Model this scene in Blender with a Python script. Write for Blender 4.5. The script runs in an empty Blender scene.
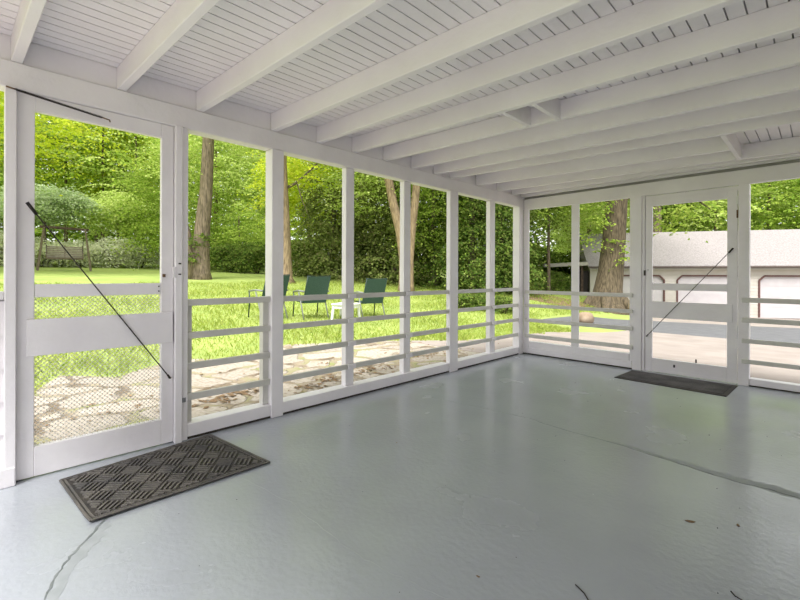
import bpy, math, random
import numpy as np
from mathutils import Vector, Matrix

PI = math.pi
sc = bpy.context.scene
COL = sc.collection
random.seed(7)

# ------------------------------------------------------------------ helpers
def sm(a, b, x):
    t = min(1.0, max(0.0, (x - a) / (b - a)))
    return t * t * (3 - 2 * t)

YARD = [(0, -.13), (3, -.13), (5.2, .12), (8.9, .46), (14.8, .96), (22, 1.30), (33, 1.95), (60, 3.2), (90, 4.5)]
def yard(d):
    if d <= 0:
        return -.13
    for (a, za), (b, zb) in zip(YARD, YARD[1:]):
        if d <= b:
            return za + (zb - za) * (d - a) / (b - a)
    return YARD[-1][1]

def gz(x, y):
    """height of the ground outside the porch"""
    w = sm(-6.5, -1.0, x)
    drop = -.037 * max(0.0, min(y, 45)) * w
    return yard(-x) + drop

class MB:
    def __init__(self):
        self.v, self.f = [], []
    def add(self, vs, fs):
        n = len(self.v)
        self.v += [tuple(p) for p in vs]
        self.f += [tuple(i + n for i in f) for f in fs]
        return self
    def box(self, x0, x1, y0, y1, z0, z1):
        vs = [(x0, y0, z0), (x1, y0, z0), (x1, y1, z0), (x0, y1, z0), (x0, y0, z1), (x1, y0, z1), (x1, y1, z1), (x0, y1, z1)]
        return self.add(vs, [(3, 2, 1, 0), (4, 5, 6, 7), (0, 1, 5, 4), (1, 2, 6, 5), (2, 3, 7, 6), (3, 0, 4, 7)])
    def beam(self, p0, p1, w, h, up=(0, 0, 1)):
        """rectangular bar p0->p1, w across, h along up"""
        p0, p1 = Vector(p0), Vector(p1)
        d = (p1 - p0).normalized()
        u = Vector(up)
        s = d.cross(u)
        if s.length < 1e-5:
            s = d.cross(Vector((1, 0, 0)))
        s.normalize()
        u = s.cross(d).normalized()
        vs = []
        for p in (p0, p1):
            for a, b in ((-1, -1), (1, -1), (1, 1), (-1, 1)):
                vs.append(p + s * (a * w / 2) + u * (b * h / 2))
        return self.add(vs, [(0, 1, 2, 3), (7, 6, 5, 4), (0, 4, 5, 1), (1, 5, 6, 2), (2, 6, 7, 3), (3, 7, 4, 0)])
    def tube(self, pts, r, seg=10, cap=True, wob=0.0, rng=None):
        pts = [Vector(p) for p in pts]
        rs = r if isinstance(r, (list, tuple)) else [r] * len(pts)
        n0 = len(self.v)
        prev = None
        for i, p in enumerate(pts):
            d = (pts[min(i + 1, len(pts) - 1)] - pts[max(i - 1, 0)]).normalized()
            if prev is None:
                s = d.cross(Vector((0, 0, 1)))
                if s.length < 1e-3:
                    s = d.cross(Vector((1, 0, 0)))
                s.normalize()
            else:
                s = (prev - d * prev.dot(d)).normalized()
            prev = s
            t = d.cross(s)
            for k in range(seg):
                a = 2 * PI * k / seg
                rr = rs[i] * (1 + (rng.uniform(-wob, wob) if rng else 0))
                self.v.append(tuple(p + (s * math.cos(a) + t * math.sin(a)) * rr))
        for i in range(len(pts) - 1):
            for k in range(seg):
                a = n0 + i * seg + k
                b = n0 + i * seg + (k + 1) % seg
                self.f.append((a, b, b + seg, a + seg))
        if cap:
            self.f.append(tuple(n0 + k for k in range(seg - 1, -1, -1)))
            self.f.append(tuple(n0 + (len(pts) - 1) * seg + k for k in range(seg)))
        return self
    def mesh(self, name, mat, smooth=False):
        me = bpy.data.meshes.new(name)
        me.from_pydata(self.v, [], self.f)
        if mat:
            me.materials.append(mat)
        if smooth:
            me.polygons.foreach_set('use_smooth', [True] * len(me.polygons))
        me.update()
        return me
    def build(self, name, mat, parent=None, smooth=False, bevel=0.0, seg=1):
        o = bpy.data.objects.new(name, self.mesh(name, mat, smooth))
        COL.objects.link(o)
        if parent:
            o.parent = parent
        if bevel:
            m = o.modifiers.new('bevel', 'BEVEL')
            m.width = bevel; m.segments = seg; m.limit_method = 'ANGLE'
        return o

def boxpart(name, mat, parent, x0, x1, y0, y1, z0, z1, bevel=.003):
    """one board in world coordinates, hung under a parent without rotation"""
    px, py, pz = parent.location if parent else (0, 0, 0)
    return MB().box(x0 - px, x1 - px, y0 - py, y1 - py, z0 - pz, z1 - pz).build(name, mat, parent, bevel=bevel)

def tag(o, label, cat, group=None, kind=None):
    o['label'] = label; o['category'] = cat
    if group: o['group'] = group
    if kind: o['kind'] = kind
    return o

def empty(name, loc, rz=0.0):
    o = bpy.data.objects.new(name, None)
    COL.objects.link(o)
    o.location = loc; o.rotation_euler = (0, 0, rz)
    o.empty_display_size = .2
    return o

def copy_tree(o, parent=None):
    c = o.copy(); COL.objects.link(c); c.parent = parent
    for ch in list(o.children):
        copy_tree(ch, c)
    return c

# ------------------------------------------------------------------ materials
def new_mat(name):
    m = bpy.data.materials.new(name); m.use_nodes = True
    nt = m.node_tree
    return m, nt, nt.nodes, nt.links, nt.nodes['Principled BSDF']

def ramp(nodes, stops):
    r = nodes.new('ShaderNodeValToRGB')
    e = r.color_ramp.elements
    e[0].position, e[0].color = stops[0][0], (*stops[0][1], 1)
    e[1].position, e[1].color = stops[-1][0], (*stops[-1][1], 1)
    for p, c in stops[1:-1]:
        k = e.new(p); k.color = (*c, 1)
    return r

def noise_mat(name, c0, c1, scale=5, rough=.5, bump=0.0, bscale=40, detail=6, lo=.35, hi=.65, stretch=None, spec=.5, metallic=0):
    m, nt, N, L, b = new_mat(name)
    tc = N.new('ShaderNodeTexCoord'); mp = N.new('ShaderNodeMapping')
    L.new(tc.outputs['Object'], mp.inputs['Vector'])
    if stretch: mp.inputs['Scale'].default_value = stretch
    n = N.new('ShaderNodeTexNoise'); n.inputs['Scale'].default_value = scale; n.inputs['Detail'].default_value = detail
    L.new(mp.outputs['Vector'], n.inputs['Vector'])
    r = ramp(N, [(lo, c0), (hi, c1)])
    L.new(n.outputs['Fac'], r.inputs['Fac']); L.new(r.outputs['Color'], b.inputs['Base Color'])
    b.inputs['Roughness'].default_value = rough
    b.inputs['Specular IOR Level'].default_value = spec
    b.inputs['Metallic'].default_value = metallic
    if bump:
        n2 = N.new('ShaderNodeTexNoise'); n2.inputs['Scale'].default_value = bscale; n2.inputs['Detail'].default_value = 5
        L.new(mp.outputs['Vector'], n2.inputs['Vector'])
        bp = N.new('ShaderNodeBump'); bp.inputs['Strength'].default_value = bump; bp.inputs['Distance'].default_value = .01
        L.new(n2.outputs['Fac'], bp.inputs['Height']); L.new(bp.outputs['Normal'], b.inputs['Normal'])
    return m

M = {}
M['paint'] = noise_mat('white_paint', (.82, .785, .815), (.89, .86, .88), 3, .42, .25, 30)
M['ceil'] = noise_mat('ceiling_paint', (.86, .83, .855), (.91, .885, .905), 2.5, .5, .2, 25)
M['rail'] = noise_mat('grey_white_rail', (.60, .59, .55), (.68, .66, .62), 6, .45, .2, 30)  # greyer tone for rails and battens than the posts have
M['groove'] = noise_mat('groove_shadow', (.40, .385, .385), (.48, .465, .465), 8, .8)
M['dark_metal'] = noise_mat('dark_metal', (.018, .016, .015), (.05, .04, .035), 40, .45, 0, metallic=.6)
M['rust'] = noise_mat('rusty_metal', (.10, .055, .03), (.22, .13, .07), 60, .7)
M['grey_metal'] = noise_mat('grey_metal', (.32, .32, .33), (.45, .45, .46), 60, .4, metallic=.7)
M['mesh_paint'] = noise_mat('mesh_paint', (.74, .72, .68), (.82, .80, .76), 30, .5)
M['dirt'] = noise_mat('dirt_gap', (.03, .024, .02), (.07, .058, .048), 30, .95)

def floor_mat():
    m, nt, N, L, b = new_mat('painted_concrete')
    tc = N.new('ShaderNodeTexCoord')
    n1 = N.new('ShaderNodeTexNoise'); n1.inputs['Scale'].default_value = .9; n1.inputs['Detail'].default_value = 8; n1.inputs['Roughness'].default_value = .62
    L.new(tc.outputs['Object'], n1.inputs['Vector'])
    r1 = ramp(N, [(.33, (.38, .405, .445)), (.5, (.41, .44, .48)), (.68, (.445, .475, .51))])
    L.new(n1.outputs['Fac'], r1.inputs['Fac'])
    n2 = N.new('ShaderNodeTexNoise'); n2.inputs['Scale'].default_value = 150; n2.inputs['Detail'].default_value = 4; n2.inputs['Roughness'].default_value = .7
    L.new(tc.outputs['Object'], n2.inputs['Vector'])
    r2 = ramp(N, [(.70, (0, 0, 0)), (.76, (1, 1, 1))])
    L.new(n2.outputs['Fac'], r2.inputs['Fac'])
    mx = N.new('ShaderNodeMix'); mx.data_type = 'RGBA'
    L.new(r2.outputs['Color'], mx.inputs['Factor'])
    L.new(r1.outputs['Color'], mx.inputs['A'])
    mx.inputs['B'].default_value = (.37, .375, .365, 1)
    L.new(mx.outputs['Result'], b.inputs['Base Color'])
    n3 = N.new('ShaderNodeTexNoise'); n3.inputs['Scale'].default_value = 1.7; n3.inputs['Detail'].default_value = 5
    L.new(tc.outputs['Object'], n3.inputs['Vector'])
    mr = N.new('ShaderNodeMapRange')
    mr.inputs['From Min'].default_value = .3; mr.inputs['From Max'].default_value = .7
    mr.inputs['To Min'].default_value = .13; mr.inputs['To Max'].default_value = .30
    L.new(n3.outputs['Fac'], mr.inputs['Value']); L.new(mr.outputs['Result'], b.inputs['Roughness'])
    b.inputs['Specular IOR Level'].default_value = .6
    n4 = N.new('ShaderNodeTexNoise'); n4.inputs['Scale'].default_value = 38; n4.inputs['Detail'].default_value = 6
    L.new(tc.outputs['Object'], n4.inputs['Vector'])
    bp = N.new('ShaderNodeBump'); bp.inputs['Strength'].default_value = .30; bp.inputs['Distance'].default_value = .006
    L.new(n4.outputs['Fac'], bp.inputs['Height']); L.new(bp.outputs['Normal'], b.inputs['Normal'])
    return m
M['floor'] = floor_mat()
M['crack'] = noise_mat('crack_dark', (.15, .17, .17), (.26, .285, .285), 12, .7)
M['patch'] = noise_mat('crack_filler', (.33, .36, .37), (.40, .43, .445), 14, .6)

def stone_mat():
    m, nt, N, L, b = new_mat('flagstone')
    tc = N.new('ShaderNodeTexCoord')
    wn = N.new('ShaderNodeTexNoise'); wn.inputs['Scale'].default_value = 2.2; wn.inputs['Detail'].default_value = 4
    L.new(tc.outputs['Object'], wn.inputs['Vector'])
    va = N.new('ShaderNodeVectorMath'); va.operation = 'SCALE'; va.inputs['Scale'].default_value = .5
    L.new(wn.outputs['Color'], va.inputs[0])
    vb = N.new('ShaderNodeVectorMath'); vb.operation = 'ADD'
    L.new(tc.outputs['Object'], vb.inputs[0]); L.new(va.outputs['Vector'], vb.inputs[1])
    vo = N.new('ShaderNodeTexVoronoi'); vo.feature = 'DISTANCE_TO_EDGE'; vo.inputs['Scale'].default_value = 1.5
    vc = N.new('ShaderNodeTexVoronoi'); vc.feature = 'F1'; vc.inputs['Scale'].default_value = 1.5
    L.new(vb.outputs['Vector'], vo.inputs['Vector']); L.new(vb.outputs['Vector'], vc.inputs['Vector'])
    nz = N.new('ShaderNodeTexNoise'); nz.inputs['Scale'].default_value = 24; nz.inputs['Detail'].default_value = 8
    L.new(tc.outputs['Object'], nz.inputs['Vector'])
    stone = ramp(N, [(.3, (.25, .20, .145)), (.46, (.40, .345, .28)), (.7, (.47, .42, .36))])
    L.new(nz.outputs['Fac'], stone.inputs['Fac'])
    hs = N.new('ShaderNodeSeparateColor'); L.new(vc.outputs['Color'], hs.inputs['Color'])
    val = N.new('ShaderNodeMapRange'); val.inputs['To Min'].default_value = .86; val.inputs['To Max'].default_value = 1.12
    L.new(hs.outputs['Red'], val.inputs['Value'])
    hv = N.new('ShaderNodeHueSaturation'); L.new(stone.outputs['Color'], hv.inputs['Color']); L.new(val.outputs['Result'], hv.inputs['Value'])
    n5 = N.new('ShaderNodeTexNoise'); n5.inputs['Scale'].default_value = 3.1; n5.inputs['Detail'].default_value = 6
    L.new(tc.outputs['Object'], n5.inputs['Vector'])
    gap = ramp(N, [(.36, (.15, .11, .07)), (.50, (.33, .27, .19)), (.68, (.26, .28, .10))])
    L.new(n5.outputs['Fac'], gap.inputs['Fac'])
    # the dirt joints widen and narrow
    wd = N.new('ShaderNodeMath'); wd.operation = 'MULTIPLY_ADD'
    L.new(nz.outputs['Fac'], wd.inputs[0]); wd.inputs[1].default_value = -.085; L.new(vo.outputs['Distance'], wd.inputs[2])
    jr = ramp(N, [(0.0, (0, 0, 0)), (.02, (1, 1, 1))])
    L.new(wd.outputs['Value'], jr.inputs['Fac'])
    mx = N.new('ShaderNodeMix'); mx.data_type = 'RGBA'
    L.new(jr.outputs['Color'], mx.inputs['Factor']); L.new(gap.outputs['Color'], mx.inputs['A']); L.new(hv.outputs['Color'], mx.inputs['B'])
    L.new(mx.outputs['Result'], b.inputs['Base Color'])
    b.inputs['Roughness'].default_value = .85
    ad = N.new('ShaderNodeMath'); ad.operation = 'MULTIPLY_ADD'
    L.new(nz.outputs['Fac'], ad.inputs[0]); ad.inputs[1].default_value = .35; L.new(jr.outputs['Color'], ad.inputs[2])
    bp = N.new('ShaderNodeBump'); bp.inputs['Strength'].default_value = .8; bp.inputs['Distance'].default_value = .03
    L.new(ad.outputs['Value'], bp.inputs['Height']); L.new(bp.outputs['Normal'], b.inputs['Normal'])
    return m
M['stone'] = stone_mat()
M['concrete'] = noise_mat('pale_concrete', (.29, .245, .215), (.35, .30, .265), 2.2, .85, .4, 60)
M['asphalt'] = noise_mat('asphalt', (.115, .115, .122), (.15, .15, .157), 4, .8, .4, 80)
M['lawn'] = noise_mat('lawn_ground', (.25, .335, .075), (.36, .43, .11), 1.3, .95, .8, 55, lo=.3, hi=.7)
M['mulch'] = noise_mat('mulch', (.13, .07, .045), (.24, .15, .10), 25, .95, .8, 60)
M['bark'] = noise_mat('bark', (.09, .07, .045), (.25, .19, .135), 7, .9, 1.0, 16, stretch=(3, 3, .5))
M['bark_big'] = noise_mat('bark_big', (.055, .042, .024), (.17, .13, .08), 7, .9, 1.0, 16, stretch=(3, 3, .5))
M['bark_tan'] = noise_mat('bark_tan', (.15, .105, .06), (.36, .265, .16), 7, .9, .8, 16, stretch=(3, 3, .5))
M['bark_dark'] = noise_mat('bark_dark', (.06, .045, .03), (.18, .14, .09), 7, .9, 1.0, 16, stretch=(3, 3, .5))
M['mat'] = noise_mat('rubber_mat', (.035, .032, .031), (.07, .060, .050), 5, .75, .5, 120)
M['mat_ridge'] = noise_mat('mat_ridge', (.10, .095, .092), (.18, .165, .145), 6, .7, .5, 120)
M['mat2'] = noise_mat('mat_pile', (.045, .042, .045), (.11, .10, .10), 5, .9, .8, 160)
M['sling'] = noise_mat('green_sling', (.022, .058, .047), (.038, .082, .068), 60, .7, .3, 150)
M['chair_frame'] = noise_mat('green_frame', (.012, .03, .024), (.025, .05, .04), 30, .4)
M['chair_leg'] = noise_mat('silver_frame', (.16, .17, .16), (.24, .25, .24), 30, .4)
M['plastic'] = noise_mat('white_plastic', (.78, .78, .76), (.85, .85, .83), 8, .4)
M['swing_wood'] = noise_mat('weathered_wood', (.10, .075, .05), (.22, .175, .125), 9, .85, .5, 40, stretch=(1, 1, 4))
M['swing_slat'] = noise_mat('grey_slats', (.26, .22, .18), (.38, .33, .28), 9, .85, .3, 40)
M['swing_dark'] = noise_mat('dark_wood', (.045, .028, .02), (.10, .065, .045), 9, .85, .5, 40)
M['siding'] = noise_mat('garage_siding', (.46, .43, .37), (.50, .47, .42), 3, .6)
M['garage_door'] = noise_mat('garage_door_paint', (.47, .44, .45), (.51, .485, .49), 3, .5)
M['maroon'] = noise_mat('maroon_trim', (.085, .035, .03), (.12, .055, .045), 8, .6)
M['gutter'] = noise_mat('brown_gutter', (.06, .042, .03), (.09, .065, .05), 8, .5)
M['shingle'] = noise_mat('roof_shingle', (.235, .21, .205), (.36, .33, .32), 14, .95, .5, 50, stretch=(1, 3, 3), lo=.4, hi=.6)
M['boulder'] = noise_mat('tan_stone', (.24, .17, .11), (.36, .28, .20), 5, .9, .8, 12)
M['dry_leaf'] = noise_mat('dry_leaf', (.16, .10, .05), (.30, .20, .11), 30, .9)

def leaf_mat(name, cols, trans=.45):
    """leaf colour varies from leaf to leaf (one leaf = one island)"""
    m = bpy.data.materials.new(name); m.use_nodes = True
    nt = m.node_tree; N, L = nt.nodes, nt.links
    N.clear()
    out = N.new('ShaderNodeOutputMaterial')
    g = N.new('ShaderNodeNewGeometry')
    n = len(cols)
    r = ramp(N, [(i / (n - 1), c) for i, c in enumerate(cols)])
    L.new(g.outputs['Random Per Island'], r.inputs['Fac'])
    d = N.new('ShaderNodeBsdfDiffuse'); t = N.new('ShaderNodeBsdfTranslucent')
    L.new(r.outputs['Color'], d.inputs['Color']); L.new(r.outputs['Color'], t.inputs['Color'])
    mx = N.new('ShaderNodeMixShader'); mx.inputs['Fac'].default_value = trans
    L.new(d.outputs['BSDF'], mx.inputs[1]); L.new(t.outputs['BSDF'], mx.inputs[2])
    L.new(mx.outputs['Shader'], out.inputs['Surface'])
    return m
LM = {
    'bright': leaf_mat('leaf_bright', [(.44, .58, .03), (.66, .74, .05), (.82, .84, .12), (.38, .52, .04)], .5),
    'mid': leaf_mat('leaf_mid', [(.22, .36, .05), (.36, .50, .08), (.54, .64, .14), (.20, .30, .05)], .5),
    'light': leaf_mat('leaf_light', [(.38, .52, .10), (.54, .66, .18), (.70, .78, .30), (.44, .56, .12)], .5),
    'grey': leaf_mat('leaf_grey', [(.38, .50, .22), (.52, .62, .34), (.64, .72, .48), (.40, .54, .20)], .5),
    'pale': leaf_mat('leaf_pale', [(.60, .64, .42), (.74, .76, .56), (.84, .84, .68), (.60, .66, .40)], .5),
    'dark': leaf_mat('leaf_dark', [(.08, .15, .03), (.14, .23, .045), (.28, .37, .075), (.13, .14, .05)], .5),
    'hem': leaf_mat('leaf_hemlock', [(.15, .20, .05), (.22, .28, .08), (.34, .40, .12), (.26, .24, .11)], .4),
}
GRASS = leaf_mat('grass_blade', [(.24, .34, .05), (.38, .46, .09), (.54, .58, .18), (.30, .39, .06)], .4)

# ------------------------------------------------------------------ foliage
def sprays(rng, cen, rad, n_spray, per, spread, leaf, tilt=.35, droop=.25, fill=.35, zcut=None):
    """leaf quads gathered in flat sprays over an ellipsoid"""
    cen = np.array(cen, float); rad = np.array(rad, float)
    d = rng.normal(size=(n_spray, 3)); d /= np.linalg.norm(d, axis=1)[:, None]
    rr = fill + (1 - fill) * rng.random(n_spray) ** .5
    c = cen + d * rad * rr[:, None]
    if zcut is not None:
        c = c[c[:, 2] > zcut]; d = d[:len(c)]
    n = len(c)
    out = d[:n].copy(); out[:, 2] *= .4
    nor = np.stack([out[:, 0] * tilt, out[:, 1] * tilt, np.ones(n)], 1) + rng.normal(scale=.22, size=(n, 3))
    nor /= np.linalg.norm(nor, axis=1)[:, None]
    a = np.cross(nor, rng.normal(size=(n, 3))); a /= np.linalg.norm(a, axis=1)[:, None]
    b = np.cross(nor, a)
    q = rng.normal(scale=.5, size=(n, per, 2))
    sp = spread * (.6 + .8 * rng.random((n, 1)))
    p = c[:, None, :] + a[:, None, :] * (q[..., 0] * sp)[..., None] + b[:, None, :] * (q[..., 1] * sp)[..., None]
    p[..., 2] -= droop * (q ** 2).sum(-1) * sp
    p = p.reshape(-1, 3)
    ln = np.repeat(nor, per, 0) + rng.normal(scale=.45, size=(len(p), 3))
    ln /= np.linalg.norm(ln, axis=1)[:, None]
    t = np.cross(ln, rng.normal(size=(len(p), 3))); t /= np.linalg.norm(t, axis=1)[:, None]
    s = np.cross(ln, t)
    L = leaf * (.7 + .6 * rng.random((len(p), 1)))
    W = L * .36
    v0 = p - t * L * .5
    v1 = p + s * W + ln * W * .25
    v2 = p + t * L * .5 - ln * L * .12
    v3 = p - s * W + ln * W * .25
    return np.stack([v0, v1, v2, v3], 1).reshape(-1, 3)

def leaf_mesh(name, arrs, mat):
    v = np.concatenate(arrs).astype(np.float32)
    nq = len(v) // 4
    me = bpy.data.meshes.new(name)
    me.vertices.add(len(v)); me.vertices.foreach_set('co', v.ravel())
    me.loops.add(nq * 4); me.loops.foreach_set('vertex_index', np.arange(nq * 4, dtype=np.int32))
    me.polygons.add(nq); me.polygons.foreach_set('loop_start', np.arange(0, nq * 4, 4, dtype=np.int32))
    me.polygons.foreach_set('loop_total', np.full(nq, 4, dtype=np.int32))
    me.materials.append(mat)
    me.update(calc_edges=True)
    return me

def leaf_obj(name, me, parent):
    o = bpy.data.objects.new(name, me); COL.objects.link(o); o.parent = parent
    return o

def trunk_mb(h, r0, r1, rng, flare=1.5, lean=(0, 0), seg=14, n=12):
    pts, rs = [], []
    for i in range(n + 1):
        t = i / n
        z = h * t
        wob = .12 * r0 if 0 < i else 0
        pts.append((lean[0] * t + rng.uniform(-wob, wob), lean[1] * t + rng.uniform(-wob, wob), z - .15 * (i == 0)))
        k = 1 + (flare - 1) * math.exp(-z / (1.3 * r0 + .01))
        rs.append((r0 + (r1 - r0) * t) * k)
    return MB().tube(pts, rs, seg, wob=.06, rng=rng)

def tree(name, label, cat, x, y, h, cr, mat, group=None, zb=.25, leaf=.22, n=150, per=34, trunk_r=.16, bark='bark', seed=0, spread=1.0, conifer=False, rz=0, tilt=.35, droop=.25):
    leaf *= .66; per = int(per * 1.9)
    rng = np.random.default_rng(seed); pr = random.Random(seed)
    t = empty(name, (x, y, gz(x, y)))
    tag(t, label, cat, group)
    trunk_mb(h * .8, trunk_r, trunk_r * .35, pr).build('trunk', M[bark], t, smooth=True)
    if conifer:
        arrs = []
        lv = 12
        for i in range(lv):
            f = i / (lv - 1)
            zc = h * (zb + (1 - zb) * f)
            rc = cr * (1 - f) ** .8 + .25
            arrs.append(sprays(rng, (0, 0, zc), (rc, rc, h * .045), max(6, int(n * (1 - f * .8) / lv * 1.7)), per, spread, leaf, tilt=.9, droop=.75, fill=.35))
    else:
        zc = h * (1 + zb) / 2; rz_ = h * (1 - zb) / 2
        arrs = [sprays(rng, (0, 0, zc), (cr, cr, rz_), int(n * .55), per, spread, leaf, tilt, droop)]
        for k in range(5):
            a = pr.uniform(0, 2 * PI); zz = pr.uniform(h * (zb + .12), h * .85)
            arrs.append(sprays(rng, (cr * .6 * math.cos(a), cr * .6 * math.sin(a), zz), (cr * .55, cr * .55, rz_ * .38), int(n * .09), per, spread, leaf, tilt, droop))
    leaf_obj('crown', leaf_mesh('crown', arrs, LM[mat]), t)
    return t

def shrub(name, label, cat, x, y, r, h, mat, group=None, leaf=.12, n=60, per=30, seed=0, stems=5):
    leaf *= .75; per = int(per * 1.5)
    rng = np.random.default_rng(seed); pr = random.Random(seed)
    t = empty(name, (x, y, gz(x, y)))
    tag(t, label, cat, group)
    s = MB()
    for k in range(stems):
        a = 2 * PI * k / stems + pr.uniform(-.4, .4)
        s.tube([(0.04 * math.cos(a), .04 * math.sin(a), -.05), (r * .3 * math.cos(a), r * .3 * math.sin(a), h * .4), (r * .55 * math.cos(a), r * .55 * math.sin(a), h * .8)], [.03, .02, .01], 6)
    s.build('stem', M['bark_dark'], t, smooth=True)
    arrs = [sprays(rng, (0, 0, h * .52), (r, r, h * .5), n, per, r * .42, leaf, .6, .3, fill=.3)]
    for k in range(3):
        a = pr.uniform(0, 2 * PI)
        arrs.append(sprays(rng, (r * .5 * math.cos(a), r * .5 * math.sin(a), h * pr.uniform(.45, .85)), (r * .5, r * .5, h * .25), n // 4, per, r * .35, leaf, .6, .3))
    leaf_obj('foliage', leaf_mesh('foliage', arrs, LM[mat]), t)
    return t

# ================================================================== PORCH
XR, YB = 4.4, -6.5          # right and near ends of the porch
DECK = 2.350
# ---- floor
fl = MB().box(-.12, XR, YB, .12, -.16, 0).build('floor', M['floor'])
tag(fl, 'blue-grey painted concrete floor of the screened porch', 'floor', kind='structure')
def strip(name, pts, ws, mat, z, jit=.004, seed=1):
    r = random.Random(seed)
    P = [Vector((x, y, 0)) for x, y in pts]
    fine, fw = [], []
    for i in range(len(P) - 1):
        for k in range(6):
            t = k / 6
            q = P[i].lerp(P[i + 1], t)
            fine.append(q + Vector((r.uniform(-jit, jit), r.uniform(-jit, jit), 0)))
            fw.append((ws[i] + (ws[i + 1] - ws[i]) * t) * r.uniform(.6, 1.4))
    fine.append(P[-1]); fw.append(ws[-1])
    mb = MB(); n = len(fine)
    for i, p in enumerate(fine):
        d = (fine[min(i + 1, n - 1)] - fine[max(i - 1, 0)]).normalized()
        s = Vector((-d.y, d.x, 0)) * fw[i] / 2
        for q, zz in ((p + s, 0), (p + s, z), (p - s, z), (p - s, 0)):
            mb.v.append((q.x, q.y, zz))
    for i in range(n - 1):
        a = 4 * i
        for k in range(3):
            mb.f.append((a + k, a + k + 1, a + k + 5, a + k + 4))
    return mb.build(name, mat, fl)
c1 = [(1.40, -2.45), (1.54, -2.483), (1.77, -2.502), (2.063, -2.501), (2.245, -2.533), (2.404, -2.547), (2.551, -2.573), (2.683, -2.584), (2.802, -2.567), (2.915, -2.577), (3.4, -2.62)]
strip('crack', c1, [.002, .004, .005, .006, .006, .008, .009, .010, .012, .010, .01], M['crack'], .0012)
strip('crack_patch', [(x, y + .028) for x, y in c1[3:]], [.02, .05, .05, .06, .07, .08, .08, .08], M['patch'], .0006, .008)
c2 = [(.70, -5.03), (.726, -5.067), (.828, -5.136), (.916, -5.205), (1.015, -5.26), (1.137, -5.298), (1.5, -5.45)]
strip('crack', c2, [.002, .010, .009, .008, .008, .006, .004], M['crack'], .0012, seed=3)
strip('crack_patch', [(x + .02, y + .02) for x, y in c2[1:]], [.02, .05, .05, .045, .04, .02], M['patch'], .0006, .008, seed=4)
strip('crack', [(.773, -4.452), (1.17, -4.391), (1.519, -4.405), (1.742, -4.401), (1.902, -4.369), (2.098, -4.325)], [.001, .003, .003, .003, .002, .001], M['patch'], .0008, .006, seed=5)
strip('crack', [(.35, -2.60), (.8, -2.52), (1.40, -2.45)], [.001, .003, .002], M['patch'], .0008, .006, seed=6)

# ---- ceiling: board deck on joists
cb = MB()
x = -.02
while x < XR:
    cb.box(x + .0035, min(x + .069, XR), YB, .12, DECK, DECK + .016)
    x += .0725
ceil = cb.build('ceiling', M['ceil'])
tag(ceil, 'white painted board ceiling carried on exposed joists', 'ceiling', kind='structure')
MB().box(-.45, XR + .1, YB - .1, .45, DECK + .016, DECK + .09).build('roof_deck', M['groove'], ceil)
JY = [-5.347, -4.878, -4.422, -3.874, -3.460, -3.078, -2.696, -2.297, -1.942, -1.665, -1.137, -.662, -.29]
SK = [.046, .052, .060, .060, .053, .074, .087, .089, .112, .131, .139, .122, .045]
DZ = [0] * 13
jb = 2.217
def joist(y0, sk, x0, x1, w=.047, dz=0):
    mb = MB()
    ya, yb = y0 + sk * x0, y0 + sk * x1
    vs = []
    for xx, yy in ((x0, ya), (x1, yb)):
        zb_ = jb - (dz if xx > 1 else 0)
        vs += [(xx, yy, zb_), (xx, yy + w, zb_), (xx, yy + w, DECK), (xx, yy, DECK)]
    mb.add(vs, [(0, 1, 2, 3), (7, 6, 5, 4), (0, 4, 5, 1), (1, 5, 6, 2), (2, 6, 7, 3), (3, 7, 4, 0)])
    mb.build('joist', M['ceil'], ceil, bevel=.005, seg=2)
for i, (y0, sk, dz_) in enumerate(zip(JY, SK, DZ)):
    joist(y0, sk, -.02, 2.445 if i == 10 else XR, dz=dz_)
for yy in (-5.78, -6.2, -6.6):
    joist(yy, .045, -.02, XR)
def block(x0, y0, y1):
    boxpart('blocking', M['ceil'], ceil, x0, x0 + .034, y0, y1, jb - .004, DECK, .003)
block(1.43, -2.93, -2.55); block(1.645, -2.91, -2.53); block(2.42, -1.32, -.33)

# ---- wall_left: open stud wall with header, rails and sill
wl = empty('wall_left', (0, 0, 0))
tag(wl, 'white open stud wall of the porch facing the lawn', 'wall', kind='structure')
P_ = M['paint']
boxpart('header_beam', P_, wl, -.10, 0, YB, 0.10, 2.074, 2.216, .006)
boxpart('back_board', M['ceil'], wl, -.060, -.022, YB, .10, 2.20, DECK + .005)
# posts: name, y0, y1, x0, x1
boxpart('post', P_, wl, -.10, .024, -5.370, -5.324, 0, 2.074, .004)
boxpart('post', P_, wl, -.10, .004, -4.560, -4.478, 0, 2.074, .004)
boxpart('door_stop', P_, wl, .004, .026, -4.562, -4.519, 0, 2.074, .003)
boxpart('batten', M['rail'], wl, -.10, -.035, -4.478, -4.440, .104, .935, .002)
boxpart('post', P_, wl, -.10, .010, -3.876, -3.776, 0, 2.074, .004)
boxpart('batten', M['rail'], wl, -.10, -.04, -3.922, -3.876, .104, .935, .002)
for y0, y1 in ((-3.131, -3.038), (-2.385, -2.288), (-.795, -.680)):
    boxpart('stud', P_, wl, -.098, -.034, y0, y1, .10, 2.074, .003)
boxpart('post', P_, wl, -.05, .010, -1.678, -1.529, 0, 2.074, .004)
boxpart('post', P_, wl, -.10, .006, -.116, 0.0, 0, 2.074, .004)
# sills
for y0, y1 in ((-4.478, -3.876), (-3.776, -1.678), (-1.529, -.116)):
    boxpart('sill', P_, wl, -.115, .0, y0, y1, .016, .102, .004)
boxpart('threshold_gap', M['dirt'], wl, -.11, -.006, -4.478, -.116, 0, .016, 0)
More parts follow.
